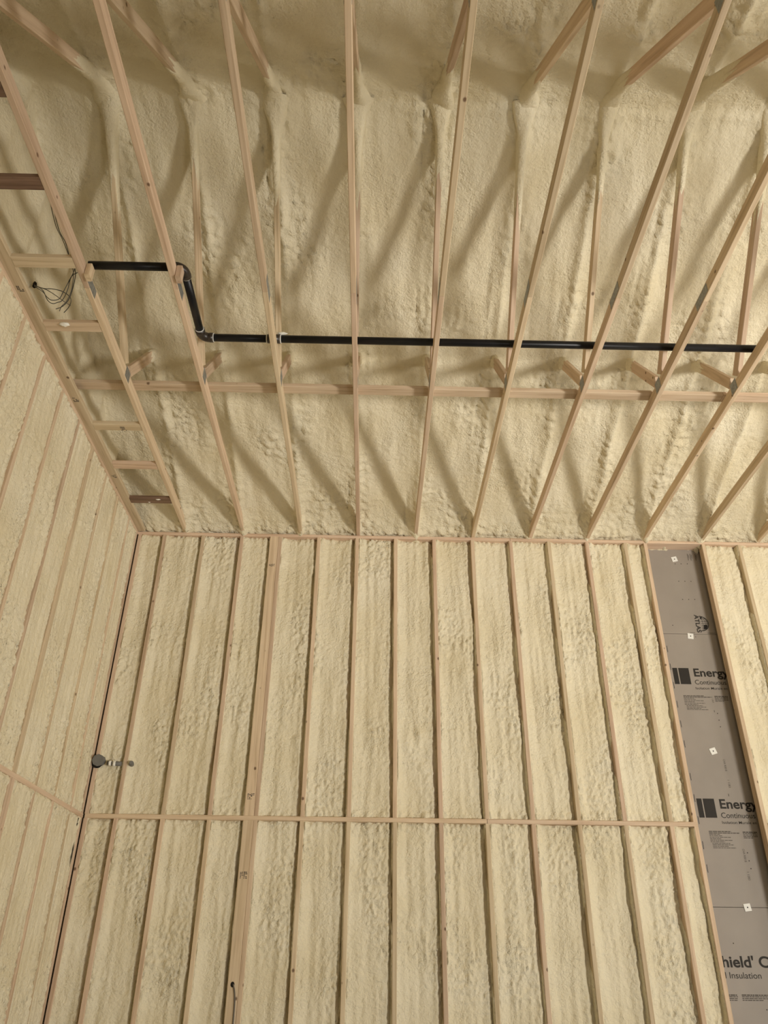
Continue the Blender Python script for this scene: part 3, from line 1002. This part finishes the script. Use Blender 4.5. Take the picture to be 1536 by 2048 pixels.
# ------------------------------------------------------------------ black pipe
PR = 0.0290
PZ = CH1 + PR + 0.001
pipe = empty('drain_pipe', (-1.15, -2.84, PZ))
tag(pipe, 'black plastic pipe with two elbows running across the trusses', 'pipe')
YA, YB, XE = -3.523, -2.838, -1.155
link('pipe_run', tube_mesh('pipe_run', [(X_L + 0.52, YA, PZ), (XE - 0.07, YA, PZ)], PR, PIPE, 24), pipe)
link('pipe_run', tube_mesh('pipe_run', [(XE, YA + 0.07, PZ), (XE, YB - 0.07, PZ)], PR, PIPE, 24), pipe)
link('pipe_run', tube_mesh('pipe_run', [(XE + 0.07, YB, PZ), (-0.60, YB, PZ)], PR, PIPE, 24), pipe)
link('pipe_run', tube_mesh('pipe_run', [(-0.60, YB, PZ), (3.078, YB + 0.002, PZ)], PR, PIPE, 24), pipe)


def elbow(cx, cy, sx, sy):
    pts = []
    R_ = 0.058
    ctr = Vector((cx - sx * R_, cy + sy * R_, PZ)) if False else None
    # from the run along X (coming from -sx side) to the run along Y (leaving towards sy)
    for i in range(13):
        a = math.pi / 2 * i / 12
        pts.append(Vector((cx + sx * R_ * (1 - math.sin(a)) * -1 * -1, 0, 0)))
    pts = []
    O = Vector((cx + sx * R_, cy + sy * R_, PZ))
    for i in range(13):
        a = math.pi / 2 * i / 12
        pts.append(O + Vector((-sx * R_ * math.sin(a), -sy * R_ * math.cos(a), 0)))
    e0 = pts[0] + Vector((sx * 0.03, 0, 0)); e1 = pts[-1] + Vector((0, sy * 0.03, 0))
    pts = [e0, pts[0] + Vector((sx * 0.004, 0, 0))] + pts + [pts[-1] + Vector((0, sy * 0.004, 0)), e1]
    rad = [PR + 0.008] * 2 + [PR + 0.006] * 13 + [PR + 0.008] * 2
    link('elbow_fitting', tube_mesh('elbow_fitting', pts, PR, FITTING, 24, radii=rad), pipe)
    for e, d in ((e0, Vector((sx, 0, 0))), (e1, Vector((0, sy, 0)))):
        link('primer_ring', tube_mesh('primer_ring', [e - d * 0.001, e + d * 0.006], PR + 0.0045, RING, 24), pipe)


elbow(XE, YA, -1, 1)
elbow(XE, YB, 1, -1)
link('coupling', tube_mesh('coupling', [(-0.655, YB, PZ), (-0.560, YB, PZ)], PR + 0.006, FITTING, 24), pipe)
for xx in (-0.661, -0.557):
    link('primer_ring', tube_mesh('primer_ring', [(xx - 0.003, YB, PZ), (xx + 0.005, YB, PZ)], PR + 0.005, RING, 24), pipe)
link('foam_blob', blob_mesh('foam_blob', (-0.545, YB - 0.015, PZ + 0.042), (0.035, 0.012, 0.010), 9, FOAM_W), pipe)

# ------------------------------------------------------------------ loose wires by the left wall
wr = empty('wire_bundle', (-2.2, -3.2, 4.2 + CZ))
tag(wr, 'tangle of thin dark wires hanging from a hole in the left wall foam', 'wires')
W = lambda L: [(x, y, z + CZ) for x, y, z in L]
strands = [
    [(-1.900, -4.006, 4.203), (-1.910, -3.858, 4.178), (-1.920, -3.722, 4.211), (-1.930, -3.578, 4.226), (-1.930, -3.498, 4.217), (-1.940, -3.424, 4.201), (-1.960, -3.355, 4.127), (-1.980, -3.340, 4.035), (-2.000, -3.346, 3.977), (-2.000, -3.354, 3.926)],
    [(-1.890, -4.007, 4.202), (-1.900, -3.828, 4.176), (-1.910, -3.694, 4.214), (-1.920, -3.578, 4.211), (-1.920, -3.498, 4.218), (-1.930, -3.421, 4.215), (-1.950, -3.364, 4.142), (-1.970, -3.335, 4.061), (-1.990, -3.347, 3.980), (-2.000, -3.404, 3.895)],
    [(-2.340, -3.168, 4.363), (-2.200, -3.288, 4.191), (-2.100, -3.362, 4.019), (-2.050, -3.377, 3.972), (-2.030, -3.356, 4.004), (-2.000, -3.358, 4.026), (-1.980, -3.369, 4.111), (-1.960, -3.412, 4.164), (-1.950, -3.415, 4.235), (-1.930, -3.448, 4.273)],
    [(-2.340, -3.164, 4.357), (-2.200, -3.261, 4.228), (-2.100, -3.290, 4.142), (-2.020, -3.297, 4.074), (-2.000, -3.234, 4.099)],
    [(-2.340, -3.166, 4.360), (-2.200, -3.275, 4.219), (-2.100, -3.344, 4.145), (-2.020, -3.354, 4.112), (-2.000, -3.282, 4.138), (-2.000, -3.243, 4.129), (-2.000, -3.253, 4.061), (-2.010, -3.273, 3.992)],
    [(-2.340, -3.162, 4.354), (-2.200, -3.282, 4.182), (-2.120, -3.352, 4.062), (-2.060, -3.384, 3.997), (-2.020, -3.369, 4.024), (-2.000, -3.380, 4.076), (-1.980, -3.395, 4.133), (-1.950, -3.421, 4.194), (-1.920, -3.419, 4.231)],
]
for i, st in enumerate(strands):
    link('wire', tube_mesh('wire', catmull(W(st), 8), 0.0028, WIRE if i % 3 else CABLE_G, 6), wr)
link('wire_hole', blob_mesh('wire_hole', (-2.352, -3.145, 4.387 + CZ), (0.012, 0.014, 0.028), 12, HOLE), wr)

# ------------------------------------------------------------------ grey pipe stubs in the back wall corner
gp_ = empty('pipe_stub', (-2.269, 0.0, 1.688 + CZ))
tag(gp_, 'large grey round pipe end sticking out beside the corner stud', 'pipe stub')
cpt = Vector((-2.262, -0.055, 1.688 + CZ))
dirv = Vector((0.05, -1.0, -0.12)).normalized()
link('pipe_body', tube_mesh('pipe_body', [cpt - dirv * 0.14, cpt], 0.050, GREYPIPE, 8), gp_)
link('pipe_cap', tube_mesh('pipe_cap', [cpt - dirv * 0.001, cpt + dirv * 0.008], 0.053, GREYPIPE, 8), gp_)
link('dark_gap', tube_mesh('dark_gap', [cpt - dirv * 0.055 + Vector((-0.018, 0, -0.012)), cpt - dirv * 0.03 + Vector((-0.018, 0, -0.012))], 0.053, HOLE, 12), gp_)
g2 = empty('foamed_pipe', (-2.11, 0.02, 1.672 + CZ))
tag(g2, 'small grey pipe half buried in lumpy foam, right of the large pipe end', 'pipe stub')
link('pipe_body', tube_mesh('pipe_body', [(-2.19, -0.008, 1.674 + CZ), (-2.062, -0.012, 1.668 + CZ)], 0.020, GREYPIPE, 8), g2)
for i, (bx, rr) in enumerate(((-2.165, 0.022), (-2.125, 0.027))):
    link('foam_lump', blob_mesh('foam_lump', (bx, -0.014, 1.672 + CZ), (0.016, 0.022, rr), 40 + i, FOAM_W), g2)
g3 = link('pipe_nub', tube_mesh('pipe_nub', [(-1.985, 0.05, 1.674 + CZ), (-1.972, -0.022, 1.674 + CZ), (-1.970, -0.034, 1.674 + CZ)], 0.022, GREYPIPE, 10, radii=[0.022, 0.022, 0.016]))
tag(g3, 'little grey pipe end poking from foam right of the second stud', 'pipe stub')

# rolls of loose foam lying on the top plate near the middle of the wall
for i, (x0, x1, z0, z1, lab) in enumerate(((0.05, 0.30, 4.165, 4.115, 'curled lump of loose foam on the top plate, left one of the pair'),
                                      (0.33, 0.58, 4.115, 4.165, 'curled lump of loose foam on the top plate, right one of the pair'))):
    pts = catmull([(x0, 0.03, z0 + CZ + 0.01), ((x0 * 2 + x1) / 3, 0.015, z0 * 0.6 + z1 * 0.4 + CZ), ((x0 + 2 * x1) / 3, 0.012, z0 * 0.4 + z1 * 0.6 + CZ), (x1, 0.03, z1 + CZ)], 7)
    nn_ = len(pts)
    rad = [0.012 + 0.026 * math.sin(math.pi * (j + 0.6) / nn_) * (0.9 + 0.25 * math.sin(j * 2.1 + i)) for j in range(nn_)]
    tag(link('foam_roll', tube_mesh('foam_roll', pts, 0.03, FOAM, 14, radii=rad)), lab, 'foam')
